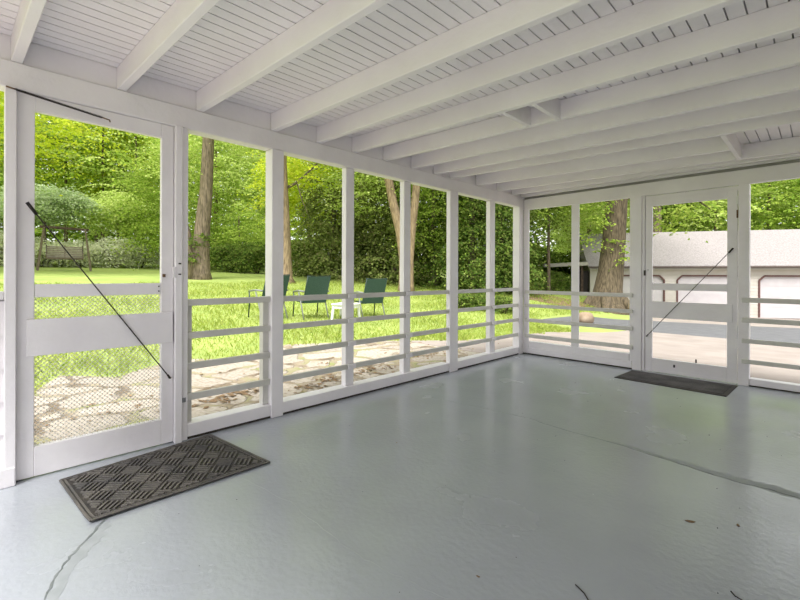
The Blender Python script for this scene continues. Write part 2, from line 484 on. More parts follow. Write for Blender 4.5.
# rails
ZR = [(.892, .936), (.670, .714), (.463, .508), (.256, .301)]
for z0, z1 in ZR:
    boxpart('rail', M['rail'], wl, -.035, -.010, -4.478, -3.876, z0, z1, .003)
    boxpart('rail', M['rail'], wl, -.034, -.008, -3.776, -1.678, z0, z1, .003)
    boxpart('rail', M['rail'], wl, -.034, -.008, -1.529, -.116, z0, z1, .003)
    for yy in (-3.131, -2.385, -.795):
        boxpart('rail_block', P_, wl, -.008, .006, yy + .004, yy + .09, z0 + .002, z1 - .002, .003)
# bay before the first post: lap siding under an opening
for k in range(5):
    z0 = .10 + k * .17
    b = MB().add([(-.03, YB, z0), (.004, YB, z0), (-.012, YB, z0 + .18), (-.04, YB, z0 + .18), (-.03, -5.37, z0), (.004, -5.37, z0), (-.012, -5.37, z0 + .18), (-.04, -5.37, z0 + .18)],
                 [(3, 2, 1, 0), (4, 5, 6, 7), (0, 1, 5, 4), (1, 2, 6, 5), (2, 3, 7, 6), (3, 0, 4, 7)])
    b.build('siding_board', P_, wl)
boxpart('siding_back', P_, wl, -.10, -.035, YB, -5.37, 0, .98, 0)
boxpart('window_sill', P_, wl, -.10, .02, YB, -5.37, .97, 1.01, .004)
boxpart('sill', P_, wl, -.10, .03, YB, -5.325, .0, .10, .005)
boxpart('post', P_, wl, -.10, 0.0, -6.5, -6.4, 1.0, 2.066, .004)

# ---- wall_back
wb = empty('wall_back', (0, 0, 0))
tag(wb, 'white open stud wall of the porch facing the driveway', 'wall', kind='structure')
boxpart('header_beam', P_, wb, .001, XR, 0, .05, 2.036, 2.184, .004)
boxpart('rim_joist', M['ceil'], wb, -.08, XR, -.03, .014, 2.213, DECK, .004)
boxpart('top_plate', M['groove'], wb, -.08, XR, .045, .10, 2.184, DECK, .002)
boxpart('post', P_, wb, 0.006, .086, -.004, .02, 0, 2.036, .004)
boxpart('stud', P_, wb, .682, .780, .010, .030, .18, 2.036, .003)
boxpart('stud', P_, wb, 1.383, 1.412, .004, .05, 0, 2.036, .003)
boxpart('post', P_, wb, 1.412, 1.512, -.010, .10, 0, 2.036, .004)
boxpart('door_stop', P_, wb, 1.512, 1.543, .004, .10, 0, 2.036, .003)
boxpart('post', P_, wb, 2.393, 2.482, -.006, .10, 0, 2.036, .004)
boxpart('stud', P_, wb, 3.10, 3.19, .012, .075, .07, 2.036, .003)
boxpart('post', P_, wb, 3.82, 3.92, -.006, .10, 0, 2.036, .004)
boxpart('post', P_, wb, XR - .1, XR, -.006, .10, 0, 2.036, .004)
boxpart('sill', P_, wb, 0.086, 1.412, -.012, .10, .016, .096, .004)
boxpart('bottom_rail', P_, wb, .086, 1.380, .002, .075, .096, .180, .003)
boxpart('sill', P_, wb, 2.482, XR, .0, .10, .012, .076, .004)
boxpart('threshold_gap', M['dirt'], wb, .0, 1.412, -.004, .10, 0, .016, 0)
ZB = [(.853, .899), (.664, .708), (.459, .506), (.238, .288)]
boxpart('threshold_gap', M['dirt'], wb, 2.482, XR, .008, .10, 0, .012, 0)
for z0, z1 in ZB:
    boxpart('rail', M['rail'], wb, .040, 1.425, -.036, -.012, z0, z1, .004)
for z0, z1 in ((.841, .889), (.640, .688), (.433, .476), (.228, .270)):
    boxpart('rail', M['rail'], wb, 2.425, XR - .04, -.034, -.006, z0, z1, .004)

# ---- unseen house wall on the right, added to cut the light in the porch
wr = empty('wall_right', (XR, 0, 0))
tag(wr, 'unseen white lap-sided house wall added along the right side of the porch', 'wall', kind='structure')
for k in range(15):
    z0 = k * .16
    MB().add([(-.022, YB, z0), (-.004, YB, z0 + .16), (.03, YB, z0 + .16), (.03, YB, z0), (-.022, -.01, z0), (-.004, -.01, z0 + .16), (.03, -.01, z0 + .16), (.03, -.01, z0)],
             [(0, 1, 2, 3), (7, 6, 5, 4), (0, 4, 5, 1), (1, 5, 6, 2), (2, 6, 7, 3), (3, 7, 4, 0)]).build('siding_board', P_, wr)

# ---- doors
def door(name, label, y0=None):
    return tag(empty(name, (0, 0, 0)), label, 'door', kind='structure')
boxpart('door_jamb', P_, wl, -.10, -.052, -5.330, -5.290, 0, 2.074, 0)
boxpart('door_jamb', P_, wl, -.10, -.052, -4.60, -4.556, 0, 2.074, 0)
boxpart('head_stop', P_, wl, -.10, -.052, -5.29, -4.60, 2.03, 2.076, 0)
d1 = door('door_1', 'white screen door beside the black ridged mat, with diamond mesh below')
xa, xb = -.050, -.014
boxpart('stile', P_, d1, xa, xb, -5.3236, -5.251, .008, 2.0725, .003)
boxpart('stile', P_, d1, xa, xb, -4.634, -4.5625, .008, 2.0725, .003)
boxpart('top_rail', P_, d1, xa, xb, -5.251, -4.634, 1.984, 2.0725, .003)
boxpart('bottom_rail', P_, d1, xa, xb, -5.251, -4.634, .008, .168, .003)
boxpart('middle_rail', P_, d1, xa, xb - .002, -5.249, -4.634, .976, 1.047, .003)
boxpart('kick_board', P_, d1, xb, xb + .018, -5.284, -4.569, .661, .859, .003)
def expanded(z0, z1, y0, y1, xx):
    """expanded metal: tall hexagonal openings, strands meeting at short upright joints"""
    mb = MB(); cw, ch, t = .0120, .0125, .0016
    ncol = int(round((y1 - y0) / cw)); nrow = max(2, int(round((z1 - z0) / ch)))
    cw = (y1 - y0) / ncol; ch = (z1 - z0) / nrow
    def seg(ya, za, yb, zb):
        vs = []
        for yy, zz in ((ya, za), (yb, zb)):
            yy = min(max(yy, y0), y1)
            vs += [(xx - t, yy - t, zz), (xx + t, yy - t, zz), (xx + t, yy + t, zz), (xx - t, yy + t, zz)]
        mb.add(vs, [(0, 4, 5, 1), (1, 5, 6, 2), (2, 6, 7, 3), (3, 7, 4, 0)])
    for c in range(ncol + 1):
        for r in range(nrow):
            sg = 1 if (c + r) % 2 == 0 else -1
            ya = y0 + c * cw - sg * cw * .44; yb = y0 + c * cw + sg * cw * .44
            za = z0 + r * ch
            seg(ya, za, ya, za + ch * .2); seg(ya, za + ch * .2, yb, za + ch * .8); seg(yb, za + ch * .8, yb, za + ch)
    mb.build('diamond_mesh', M['mesh_paint'], d1)
expanded(.168, .662, -5.251, -4.634, -.034)
expanded(.858, .977, -5.251, -4.634, -.034)
r = MB().tube([(.012, -5.282, 1.479), (.012, -4.591, .436)], .0035, 8).build('brace_rod', M['dark_metal'], d1, smooth=True)
MB().tube([(.012, -5.284, 1.482), (.012, -5.245, 1.423)], .0085, 10).build('turnbuckle', M['dark_metal'], r, smooth=True)
MB().tube([(.012, -4.603, .455), (.012, -4.588, .432), (-.012, -4.588, .432)], .006, 8).build('hook', M['dark_metal'], r, smooth=True)
s = MB().tube([(.03, -5.367, 2.066), (.03, -5.33, 2.061)], .004, 8).tube([(.03, -4.96, 2.015), (.026, -4.922, 2.010), (.0, -4.915, 2.009)], .004, 8).build('closer_spring', M['rust'], d1, smooth=True)
coil = [(.03 + .0055 * math.cos(k * .9), -5.33 + .37 * k / 420, 2.061 - .046 * k / 420 + .0055 * math.sin(k * .9)) for k in range(421)]
MB().tube(coil, .0022, 5).build('coil', M['dark_metal'], s, smooth=True)
boxpart('latch', M['rust'], d1, -.014, -.004, -4.628, -4.612, 1.085, 1.105, .001)
boxpart('screw', M['dark_metal'], d1, -.016, -.009, -4.652, -4.645, 1.022, 1.030, .001)
boxpart('screw', M['dark_metal'], d1, -.016, -.009, -4.652, -4.645, .992, 1.000, .001)
boxpart('hinge', P_, d1, .004, .030, -4.575, -4.560, 1.08, 1.15, .001)
boxpart('hook', M['dark_metal'], d1, .026, .034, -4.545, -4.530, 1.10, 1.108, .001)
boxpart('hook', M['dark_metal'], d1, .026, .034, -4.545, -4.530, 1.17, 1.178, .001)
boxpart('strike_plate', M['grey_metal'], wl, .003, .007, -4.515, -4.490, .255, .285, 0)

d2 = door('door_2', 'white screen door facing the driveway and garage')
ya, yb = .012, .048
boxpart('stile', P_, d2, 1.548, 1.616, ya, yb, .008, 1.985, .003)
boxpart('stile', P_, d2, 2.303, 2.386, ya, yb, .008, 1.985, .003)
boxpart('top_rail', P_, d2, 1.616, 2.303, ya, yb, 1.910, 1.985, .003)
boxpart('head_strip', P_, d2, 1.543, 2.39, ya + .01, yb + .04, 1.986, 2.031, .002)
boxpart('bottom_rail', P_, d2, 1.616, 2.303, ya, yb, .008, .160, .003)
boxpart('middle_rail', P_, d2, 1.616, 2.303, ya + .004, yb, .945, 1.021, .003)
boxpart('kick_board', P_, d2, 1.580, 2.350, ya - .016, ya, .628, .815, .003)
r = MB().tube([(2.353, -.012, 1.389), (1.568, -.012, .410)], .0035, 8).build('brace_rod', M['dark_metal'], d2, smooth=True)
MB().tube([(2.355, -.012, 1.392), (2.318, -.012, 1.345)], .0085, 10).build('turnbuckle', M['dark_metal'], r, smooth=True)
MB().tube([(1.584, -.012, .43), (1.566, -.012, .407), (1.566, .012, .407)], .006, 8).build('hook', M['dark_metal'], r, smooth=True)
boxpart('hinge', M['plastic'], d2, 2.378, 2.396, -.012, .012, 1.83, 1.92, .002)
boxpart('hinge', M['rust'], d2, 2.380, 2.394, -.013, .012, 1.70, 1.78, .002)
boxpart('hinge', P_, d2, 2.376, 2.400, -.014, .012, .37, .46, .002)
boxpart('latch', M['dark_metal'], d2, 1.535, 1.552, -.006, .012, 1.11, 1.17, .002)
boxpart('screw', M['dark_metal'], d2, 1.572, 1.580, .006, .013, 1.17, 1.178, 0)
boxpart('knot', M['dark_metal'], d2, 1.828, 1.846, .008, .013, .085, .115, 0)
boxpart('latch_tab', M['dark_metal'], d2, 2.032, 2.046, .006, .013, .165, .205, .002)

# ---- mats
def mat_big():
    t = empty('doormat', (.394, -4.716, 0.0), math.radians(0))
    tag(t, 'black rubber doormat with raised basketweave ridges by the mesh door', 'doormat')
    # corners as they lie on the floor, slightly askew
    A, B, C_, D = Vector((-.268, -.443, 0)), Vector((.322, -.397, 0)), Vector((.322, .459, 0)), Vector((-.366, .379, 0))
    def q(u, v):   # u across (away from door), v along
        return A.lerp(B, u).lerp(D.lerp(C_, u), v)
    mb = MB(); nu, nv = 14, 20
    top, bot = [], []
    for i in range(nu + 1):
        for j in range(nv + 1):
            u, v = i / nu, j / nv
            p = q(u, v)
            lift = .010 * max(0, u - .86) / .14 * (1 - .6 * v) + .004 * math.sin(9 * v) * max(0, u - .8)
            top.append((p.x, p.y, .006 + max(0, lift))); bot.append((p.x, p.y, max(0, lift) + .0005))
    n = len(top); mb.v = top + bot
    w = nv + 1
    for i in range(nu):
        for j in range(nv):
            a = i * w + j
            mb.f.append((a, a + w, a + w + 1, a + 1)); mb.f.append((n + a + 1, n + a + w + 1, n + a + w, n + a))
    for i in range(nu):
        for j, fl_ in ((0, 0), (nv, 1)):
            a = i * w + j
            f = (a, n + a, n + a + w, a + w)
            mb.f.append(f if not fl_ else f[::-1])
    for j in range(nv):
        for i, fl_ in ((0, 1), (nu, 0)):
            a = i * w + j
            f = (a, n + a, n + a + 1, a + 1)
            mb.f.append(f if not fl_ else f[::-1])
    mb.build('base', M['mat'], t)
    def lift(u, v):
        return max(0, .010 * max(0, u - .86) / .14 * (1 - .6 * v) + .004 * math.sin(9 * v) * max(0, u - .8))
    def bar(mb, u0, v0, u1, v1, w_, h_):
        a, b = q(u0, v0), q(u1, v1)
        a.z = .0055 + lift(u0, v0) + h_ / 2; b.z = .0055 + lift(u1, v1) + h_ / 2
        mb.beam(a, b, w_, h_)
    rb = MB()
    # diamonds of ridges, alternately turned
    mu, mv = .055, .045
    cu, cv = 4, 6
    du, dv = (1 - 2 * mu) / cu, (1 - 2 * mv) / cv
    for i in range(-1, cu * 2 + 1):
        for j in range(-1, cv * 2 + 1):
            if (i + j) % 2: continue
            uc, vc = mu + du * i / 2 + du / 2, mv + dv * j / 2 + dv / 2
            flip = (i % 2 == 0)
            for k in range(4):
                o_ = (k - 1.5) / 4
                # diamond with half axes du/2, dv/2: lines parallel to one edge
                if flip:
                    p0 = (uc + du / 2 * (o_ - .42), vc + dv / 2 * (o_ + .42)); p1 = (uc + du / 2 * (o_ + .42), vc + dv / 2 * (o_ - .42))
                else:
                    p0 = (uc + du / 2 * (-o_ - .42), vc + dv / 2 * (o_ - .42)); p1 = (uc + du / 2 * (-o_ + .42), vc + dv / 2 * (o_ + .42))
                if min(p0[0], p1[0]) < mu or max(p0[0], p1[0]) > 1 - mu or min(p0[1], p1[1]) < mv or max(p0[1], p1[1]) > 1 - mv:
                    # clip to the field
                    pts = []
                    for s_ in range(13):
                        t_ = s_ / 12
                        uu, vv = p0[0] + (p1[0] - p0[0]) * t_, p0[1] + (p1[1] - p0[1]) * t_
                        if mu <= uu <= 1 - mu and mv <= vv <= 1 - mv: pts.append((uu, vv))
                    if len(pts) < 3: continue
                    p0, p1 = pts[0], pts[-1]
                bar(rb, *p0, *p1, .0095, .008)
    rb.build('ridges', M['mat_ridge'], t)
    bb = MB()
    for m0, w_ in ((.006, .010), (.033, .008)):
        mv_ = m0 * .75
        for k in range(10):
            a, b = k / 10, (k + 1) / 10
            L_ = lambda s_: m0 + (1 - 2 * m0) * s_
            LV = lambda s_: mv_ + (1 - 2 * mv_) * s_
            bar(bb, L_(a), mv_, L_(b), mv_, w_, .004); bar(bb, L_(a), 1 - mv_, L_(b), 1 - mv_, w_, .004)
            bar(bb, m0, LV(a), m0, LV(b), w_, .004); bar(bb, 1 - m0, LV(a), 1 - m0, LV(b), w_, .004)
    bb.build('border', M['mat_ridge'], t)
mat_big()
def mat_small():
    t = empty('doormat', (1.91, -.345, 0))
    tag(t, 'flat dark grey doormat in front of the driveway door', 'doormat')
    A = [(-.50, -.250), (.470, -.288), (.492, .262), (-.472, .258)]
    def ring(s, z): return [(x * s, y * s if s == 1 else y * (1 - (1 - s) * 1.8), z) for x, y in A]
    mb = MB().add(ring(1, .0005) + ring(1, .006) + ring(.975, .009), [(3, 2, 1, 0), (0, 1, 5, 4), (1, 2, 6, 5), (2, 3, 7, 6), (3, 0, 4, 7), (4, 5, 9, 8), (5, 6, 10, 9), (6, 7, 11, 10), (7, 4, 8, 11), (8, 9, 10, 11)])
    mb.build('base', M['mat'], t)
    pb = MB().add(ring(.93, .009) + ring(.925, .013), [(0, 1, 5, 4), (1, 2, 6, 5), (2, 3, 7, 6), (3, 0, 4, 7), (4, 5, 6, 7)])
    pb.build('pile', M['mat2'], t)
mat_small()

# ---- litter on the floor
def leaf_scrap(x, y, s, rz, label):
    mb = MB()
    o = [(-1, 0), (-.4, .45), (.35, .4), (1, .05), (.4, -.42), (-.35, -.4)]
    vs = [(a * s, b * s, .001 + .25 * s * (a * a + b * b) * .4) for a, b in o] + [(0, 0, .001)]
    vs += [(p[0], p[1], p[2] + .001) for p in vs]
    fs = []
    for k in range(6):
        fs += [(k, 6, (k + 1) % 6), (7 + k, 7 + (k + 1) % 6, 13), (k, (k + 1) % 6, 7 + (k + 1) % 6, 7 + k)]
    ob = mb.add(vs, fs).build('dry_leaf', M['dry_leaf'])
    ob.location = (x, y, 0); ob.rotation_euler = (0, 0, rz)
    tag(ob, label, 'leaf')
leaf_scrap(2.573, -3.201, .022, .5, 'curled brown leaf on the open floor below the long crack')
leaf_scrap(2.729, -3.085, .013, 1.9, 'small brown leaf scrap just right of the curled leaf')
leaf_scrap(2.102, -4.166, .009, .2, 'tiny brown leaf crumb in the middle of the floor')
leaf_scrap(1.02, -3.52, .008, 2.2, 'tiny leaf crumb on the floor near the left wall')
def twig(pts, label):
    o = MB().tube([(a, b, .003) for a, b in pts], .0022, 6).build('twig', M['dark_metal'])
    tag(o, label, 'twig')
twig([(2.765, -3.60), (2.778, -3.617), (2.80, -3.625)], 'short black twig on the floor close to the camera, rightmost')
twig([(2.37, -3.955), (2.407, -3.973), (2.455, -4.02)], 'thin dark twig at the bottom centre of the floor')

def grit():
    rng = np.random.default_rng(12); mb = MB()
    for k in range(90):
        x, y = rng.uniform(.2, 3.0), rng.uniform(-5.0, -.8); r = rng.uniform(.0015, .0045); a = rng.uniform(0, PI)
        c, s_ = math.cos(a) * r, math.sin(a) * r
        mb.add([(x - c, y - s_, 0), (x + s_ * .6, y - c * .6, 0), (x + c, y + s_, 0), (x - s_ * .6, y + c * .6, 0), (x, y, r * .7)], [(0, 1, 4), (1, 2, 4), (2, 3, 4), (3, 0, 4)])
    tag(mb.build('floor_grit', M['dirt']), 'scattered dark grit specks on the painted floor', 'grit', kind='stuff')
grit()

# ================================================================== GROUND
def axis(a, b, n0):
    return [a + (b - a) * i / n0 for i in range(n0 + 1)]
gx = axis(-90, -12, 40)[:-1] + axis(-12, 6, 60)[:-1] + axis(6, 60, 20)
gy = axis(-60, -10, 20)[:-1] + axis(-10, 25, 70)[:-1] + axis(25, 90, 24)
g = MB()
for xx in gx:
    for yy in gy:
        inside = (-.6 < xx < XR + .6 and YB - .6 < yy < .6)
        g.v.append((xx, yy, gz(xx, yy) - (.05 if inside else 0)))
for i in range(len(gx) - 1):
    for j in range(len(gy) - 1):
        a = i * len(gy) + j
        g.f.append((a, a + len(gy), a + len(gy) + 1, a + 1))
lawn = g.build('lawn', M['lawn'], smooth=True)
tag(lawn, 'bright green lawn rising away from the porch', 'lawn', kind='structure')

def sheet(name, mat, rows, dz, label, cat, sub=8):
    """paved sheet between two boundary polylines, draped over the ground"""
    mb = MB(); n = len(rows); cols = 10
    def L(p, q, t): return (p[0] + (q[0] - p[0]) * t, p[1] + (q[1] - p[1]) * t)
    R = []
    for i in range(n - 1):
        for k in range(sub):
            t = k / sub
            R.append((L(rows[i][0], rows[i + 1][0], t), L(rows[i][1], rows[i + 1][1], t)))
    R.append(rows[-1])
    for a, b in R:
        for c in range(cols + 1):
            xx, yy = L(a, b, c / cols)
            mb.v.append((xx, yy, gz(xx, yy) + dz))
    w = cols + 1
    for i in range(len(R) - 1):
        for c in range(cols):
            k = i * w + c
            mb.f.append((k, k + 1, k + w + 1, k + w))
    # skirt
    m = len(mb.v)
    edge = [c for c in range(w)] + [i * w + cols for i in range(1, len(R))] + [(len(R) - 1) * w + c for c in range(cols - 1, -1, -1)] + [i * w for i in range(len(R) - 2, 0, -1)]
    for e_ in edge:
        vx = mb.v[e_]; mb.v.append((vx[0], vx[1], vx[2] - dz - .08))
    for i in range(len(edge)):
        j = (i + 1) % len(edge)
        mb.f.append((edge[i], m + i, m + j, edge[j]))
    o = mb.build(name, mat)
    tag(o, label, cat, kind='structure')
    return o
pr = random.Random(11)
rows = []
edge_pts = [(-9, -3.2), (-7, -3.1), (-5.6, -2.8), (-5.08, -2.85), (-4.8, -3.3), (-4.3, -2.95), (-3.9, -3.2), (-3.37, -3.3), (-2.85, -3.0), (-1.8, -3.4), (-.88, -3.1), (.15, -2.6), (.9, -2.05)]
for yy, xx in edge_pts:
    rows.append(((xx, yy), (-.121, yy)))
sheet('patio', M['stone'], rows, .012, 'pale flagstone patio with dirt joints outside the left wall', 'patio')
rows = []
for yy, xx in [(.14, -2.55), (.5, -2.3), (1.1, -1.9), (2.3, -1.75), (3.2, -1.75), (4.3, -1.7), (5.1, -1.3), (5.7, -.9), (6.3, -.75), (7.1, -.7)]:
    rows.append(((xx, yy), (30, yy)))
sheet('driveway', M['concrete'], rows, .018, 'pale pinkish concrete driveway outside the back wall', 'driveway')
rows = []
for xx, ya_, yb_ in [(-3.2, 7.1, 10.2), (-2.2, 7.1, 10.9), (-1.4, 7.1, 12.2), (.3, 7.1, 12.9), (1.6, 7.1, 13.4), (2.7, 7.1, 14.2), (6, 7.1, 15), (30, 7.1, 18)]:
    rows.append(((xx, ya_), (xx, yb_)))
sheet('asphalt_strip', M['asphalt'], rows, .02, 'grey asphalt strip crossing the driveway before the garage', 'driveway')
rows = []
for xx, ya_, yb_ in [(-2.6, 15.0, 20.3), (-1.4, 12.25, 20.6), (.3, 12.92, 21.5), (2.7, 14.22, 22.9), (6, 15.02, 24.8), (14, 16, 26)]:
    rows.append(((xx, ya_), (xx, yb_)))
sheet('garage_apron', M['concrete'], rows, .016, 'pale concrete apron in front of the garage doors', 'driveway')
sheet('bounce_terrace', M['concrete'], [((-.121, -6.5), (-.121, -16)), ((12, -6.5), (12, -16))], .018, 'unseen pale concrete terrace added behind the open end of the porch to bounce sunlight', 'terrace')  # unseen pale ground, added to bounce sunlight up to the ceiling

# grass blades near the porch
def grass():
    rng = np.random.default_rng(5)
    n = 110000
    # more blades close by
    r_ = rng.random(n) ** 1.5
    X = -1.5 - 11.5 * r_
    Y = -9 + 24 * rng.random(n)
    ys = np.array([p[0] for p in edge_pts] + [2.3, 3.2, 4.3, 5.1, 7.1, 40]); xs = np.array([p[1] for p in edge_pts] + [-1.78, -1.78, -1.75, -1.35, -3.3, -3.3])
    e_ = np.interp(Y, ys, xs) + .12 * np.sin(Y * 7) + .08 * np.sin(Y * 17)
    keep = X < e_ + .10 * rng.random(n)
    keep &= ~((Y > 6.9) & (Y < 11) & (X > -3.4))
    X, Y = X[keep], Y[keep]; n = len(X)
    Z = np.array([gz(a, b) for a, b in zip(X, Y)])
    h = (.035 + .06 * rng.random(n)) * (1 + .4 * np.sin(X * 2.1) * np.sin(Y * 1.7))
    a = rng.random(n) * 2 * PI; w = .004 + .005 * rng.random(n)
    l = rng.normal(scale=.45, size=(n, 2)) * h[:, None]
    p = np.stack([X, Y, Z], 1)
    s = np.stack([np.cos(a) * w, np.sin(a) * w, 0 * a], 1)
    mid = p + np.stack([l[:, 0] * .35, l[:, 1] * .35, h * .62], 1)
    tip = p + np.stack([l[:, 0], l[:, 1], h], 1)
    v = np.stack([p - s, p + s, mid + s * .7, tip], 1).reshape(-1, 3)
    o = bpy.data.objects.new('grass', leaf_mesh('grass', [v], GRASS)); COL.objects.link(o)
    tag(o, 'bright green grass blades covering the lawn', 'grass', kind='stuff')
grass()
# dead leaves and dirt crumbs on the patio
def litter():
    rng = np.random.default_rng(9)
    v = []
    for (cx, cy, sx, sy, n) in ((-1.15, -3.85, .07, .2, 60), (-1.25, -3.5, .06, .10, 50), (-.95, -2.95, .07, .15, 30), (-1.08, -2.6, .07, .12, 30), (-1.08, -1.9, .07, .25, 60), (-1.25, -.6, .1, .3, 40), (-.55, -2.3, .2, .9, 40), (-1.2, -2.2, .6, 1.2, 50), (-1.5, -4.7, .25, .4, 30), (-1.4, -.4, .7, .8, 40)):
        p = np.stack([cx + sx * rng.normal(size=n), cy + sy * rng.normal(size=n), np.zeros(n)], 1)
        p[:, 0] = np.minimum(p[:, 0], -.16)
        p[:, 2] = [gz(a, b) + .022 for a, b in p[:, :2]]
        a = rng.random(n) * 2 * PI; L = .015 + .028 * rng.random(n)
        t = np.stack([np.cos(a) * L, np.sin(a) * L, rng.normal(scale=.004, size=n)], 1)
        s_ = np.stack([-np.sin(a) * L * .5, np.cos(a) * L * .5, rng.normal(scale=.004, size=n)], 1)
        v.append(np.stack([p - t, p + s_, p + t, p - s_], 1).reshape(-1, 3))
    o = bpy.data.objects.new('leaf_litter', leaf_mesh('leaf_litter', v, M['dry_leaf'])); COL.objects.link(o)
    tag(o, 'brown leaf litter scattered over the flagstone patio', 'leaf litter', kind='stuff')
litter()

# ================================================================== YARD THINGS
# ---- patio chairs
def make_chair():
    t = empty('patio_chair', (0, 0, 0))
    tag(t, '', 'chair', 'green sling chairs on the lawn')
    W = .27
    # chair looks along +x ; back at -x
    MB().add([(.24, -W, .40), (.24, W, .40), (-.20, W, .37), (-.20, -W, .37), (.24, -W, .385), (.24, W, .385), (-.20, W, .355), (-.20, -W, .355)],
             [(0, 1, 2, 3), (7, 6, 5, 4), (0, 4, 5, 1), (1, 5, 6, 2), (2, 6, 7, 3), (3, 7, 4, 0)]).build('seat', M['sling'], t)
    MB().add([(-.20, -W, .36), (-.20, W, .36), (-.42, W, .95), (-.42, -W, .95), (-.215, -W, .355), (-.215, W, .355), (-.435, W, .945), (-.435, -W, .945)],
             [(0, 1, 2, 3), (7, 6, 5, 4), (0, 4, 5, 1), (1, 5, 6, 2), (2, 6, 7, 3), (3, 7, 4, 0)]).build('backrest', M['sling'], t)
    MB().tube([(.25, -W, .40), (-.20, -W, .37), (-.43, -W, .96), (-.43, W, .96), (-.20, W, .37), (.25, W, .40)], .014, 8).build('frame', M['chair_frame'], t, smooth=True)
    for s_ in (-1, 1):
        y = s_ * (W + .03)
        MB().tube([(.27, y, .60), (.0, y, .63), (-.30, y, .62)], .02, 8).build('armrest', M['chair_leg'], t, smooth=True)
        MB().tube([(.27, y, .62), (.24, y, .40), (.30, y, 0)], .015, 8).build('leg', M['chair_frame'], t, smooth=True)
        MB().tube([(-.02, y, .60), (-.14, y, .36), (-.30, y, 0)], .015, 8).build('leg', M['chair_leg'], t, smooth=True)
    return t
ch0 = make_chair()
for i, (x, y, rz, lab) in enumerate((
        (-5.55, -1.02, 182, 'green sling patio chair mostly hidden behind the thick porch post'),
        (-5.24, -.13, 172, 'green sling patio chair on the lawn left of the white side table'),
        (-4.85, 1.28, 166, 'green sling patio chair on the lawn right of the white side table'))):
    c = ch0 if i == 0 else copy_tree(ch0)
    c.location = (x, y, gz(x, y)); c.rotation_euler = (0, 0, math.radians(rz)); c['label'] = lab
# ---- side table
t = empty('side_table', (-4.72, .48, gz(-4.72, .48)), .5)
tag(t, 'small white plastic side table between two green chairs', 'table')
MB().box(-.26, .26, -.26, .26, .36, .40).build('tabletop', M['plastic'], t, bevel=.015, seg=2)
for sx in (-1, 1):
    for sy in (-1, 1):
        MB().beam((sx * .21, sy * .21, .36), (sx * .24, sy * .24, 0), .06, .05, (1, 0, 0)).build('leg', M['plastic'], t, bevel=.006)
MB().box(-.21, .21, -.225, -.195, .29, .36).box(-.21, .21, .195, .225, .29, .36).box(-.225, -.195, -.21, .21, .29, .36).box(.195, .225, -.21, .21, .29, .36).build('apron', M['plastic'], t)

# ---- garden swing
t = empty('garden_swing', (-21.6, -2.75, gz(-21.6, -2.75)), math.radians(84))
tag(t, 'wooden garden swing bench hanging from an A-frame on the lawn', 'swing')
MB().beam((-.88, 0, 1.97), (.88, 0, 1.93), .11, .11).build('crossbar', M['swing_dark'], t, bevel=.01)
for s_ in (-1, 1):
    for f in (-1, 1):
        MB().beam((s_ * .74, f * .04, 1.95), (s_ * (.97 + .03 * f), f * .42, -.05), .075, .075, (0, 1, 0)).build('leg', M['swing_wood'], t, bevel=.008)
    MB().beam((s_ * .86, -.22, .95), (s_ * .86, .22, .95), .04, .07).build('brace', M['swing_wood'], t)
b = MB().box(-.66, .66, -.20, -.16, .52, .57).box(-.66, .66, .22, .26, .52, .57)
for k in range(6):
    b.box(-.66, .66, -.20 + k * .08, -.135 + k * .08, .57, .592)
bo = b.build('bench', M['swing_wood'], t)
b = MB()
for k in range(7):
    z = .60 + k * .082
    b.beam((-.66, .27 + k * .014, z), (.66, .27 + k * .014, z), .02, .066)
b.build('back_slats', M['swing_slat'], bo)
for xx in (-.66, 0, .66):
    MB().beam((xx, .285, .50), (xx, .39, 1.17), .045, .045, (0, 1, 0)).build('back_upright', M['swing_dark'], bo)
for s_ in (-1, 1):
    MB().beam((s_ * .66, -.22, .80), (s_ * .66, .32, .84), .06, .03).build('armrest', M['swing_wood'], bo)
    MB().beam((s_ * .66, -.20, .55), (s_ * .66, -.20, .80), .04, .04, (0, 1, 0)).build('arm_post', M['swing_wood'], bo)
    MB().tube([(s_ * .66, -.20, .80), (s_ * .68, 0, 1.92)], .006, 6).build('chain', M['dark_metal'], t)
    MB().tube([(s_ * .66, .34, .84), (s_ * .68, 0, 1.92)], .006, 6).build('chain', M['dark_metal'], t)

# ---- garage (built along its own facade, then turned)
ga = math.atan2(.493, .87)
gt = empty('garage', (-4.85, 18.35, -.92), ga)
tag(gt, 'white garage with maroon-trimmed doors and a pale shingle roof', 'garage')
S0, S1, DEP, EV = -1.08, 13.6, 7.0, 2.62
doors = [(-.44, 2.45), (3.04, 5.95), (6.57, 9.48), (10.10, 13.0)]
b = MB()
def lap(x0, x1, z0, z1):
    n = max(1, int(round((z1 - z0) / .16))); h = (z1 - z0) / n
    for k in range(n):
        za, zb = z0 + k * h, z0 + (k + 1) * h
        b.add([(x0, -.018, za), (x1, -.018, za), (x1, -.002, zb), (x0, -.002, zb), (x0, .1, za), (x1, .1, za), (x1, .1, zb), (x0, .1, zb)],
              [(0, 1, 2, 3), (7, 6, 5, 4), (0, 4, 5, 1), (2, 6, 7, 3), (1, 5, 6, 2), (3, 7, 4, 0)])
edges = [S0] + [e for d_ in doors for e in d_] + [S1]
for k in range(0, len(edges), 2):
    lap(edges[k], edges[k + 1], 0, 2.10)
lap(S0, S1, 2.10, EV)
b.box(S0, S0 + .1, .1, DEP, 0, EV); b.box(S1 - .1, S1, .1, DEP, 0, EV); b.box(S0, S1, DEP - .1, DEP, 0, EV)
for xx in (S0, S1 - .1):
    b.add([(xx, 0, EV), (xx + .1, 0, EV), (xx + .1, DEP, EV), (xx, DEP, EV), (xx, DEP / 2, EV + 1.85), (xx + .1, DEP / 2, EV + 1.85)], [(0, 1, 5, 4), (2, 3, 4, 5), (0, 4, 3), (1, 2, 5), (3, 2, 1, 0)])
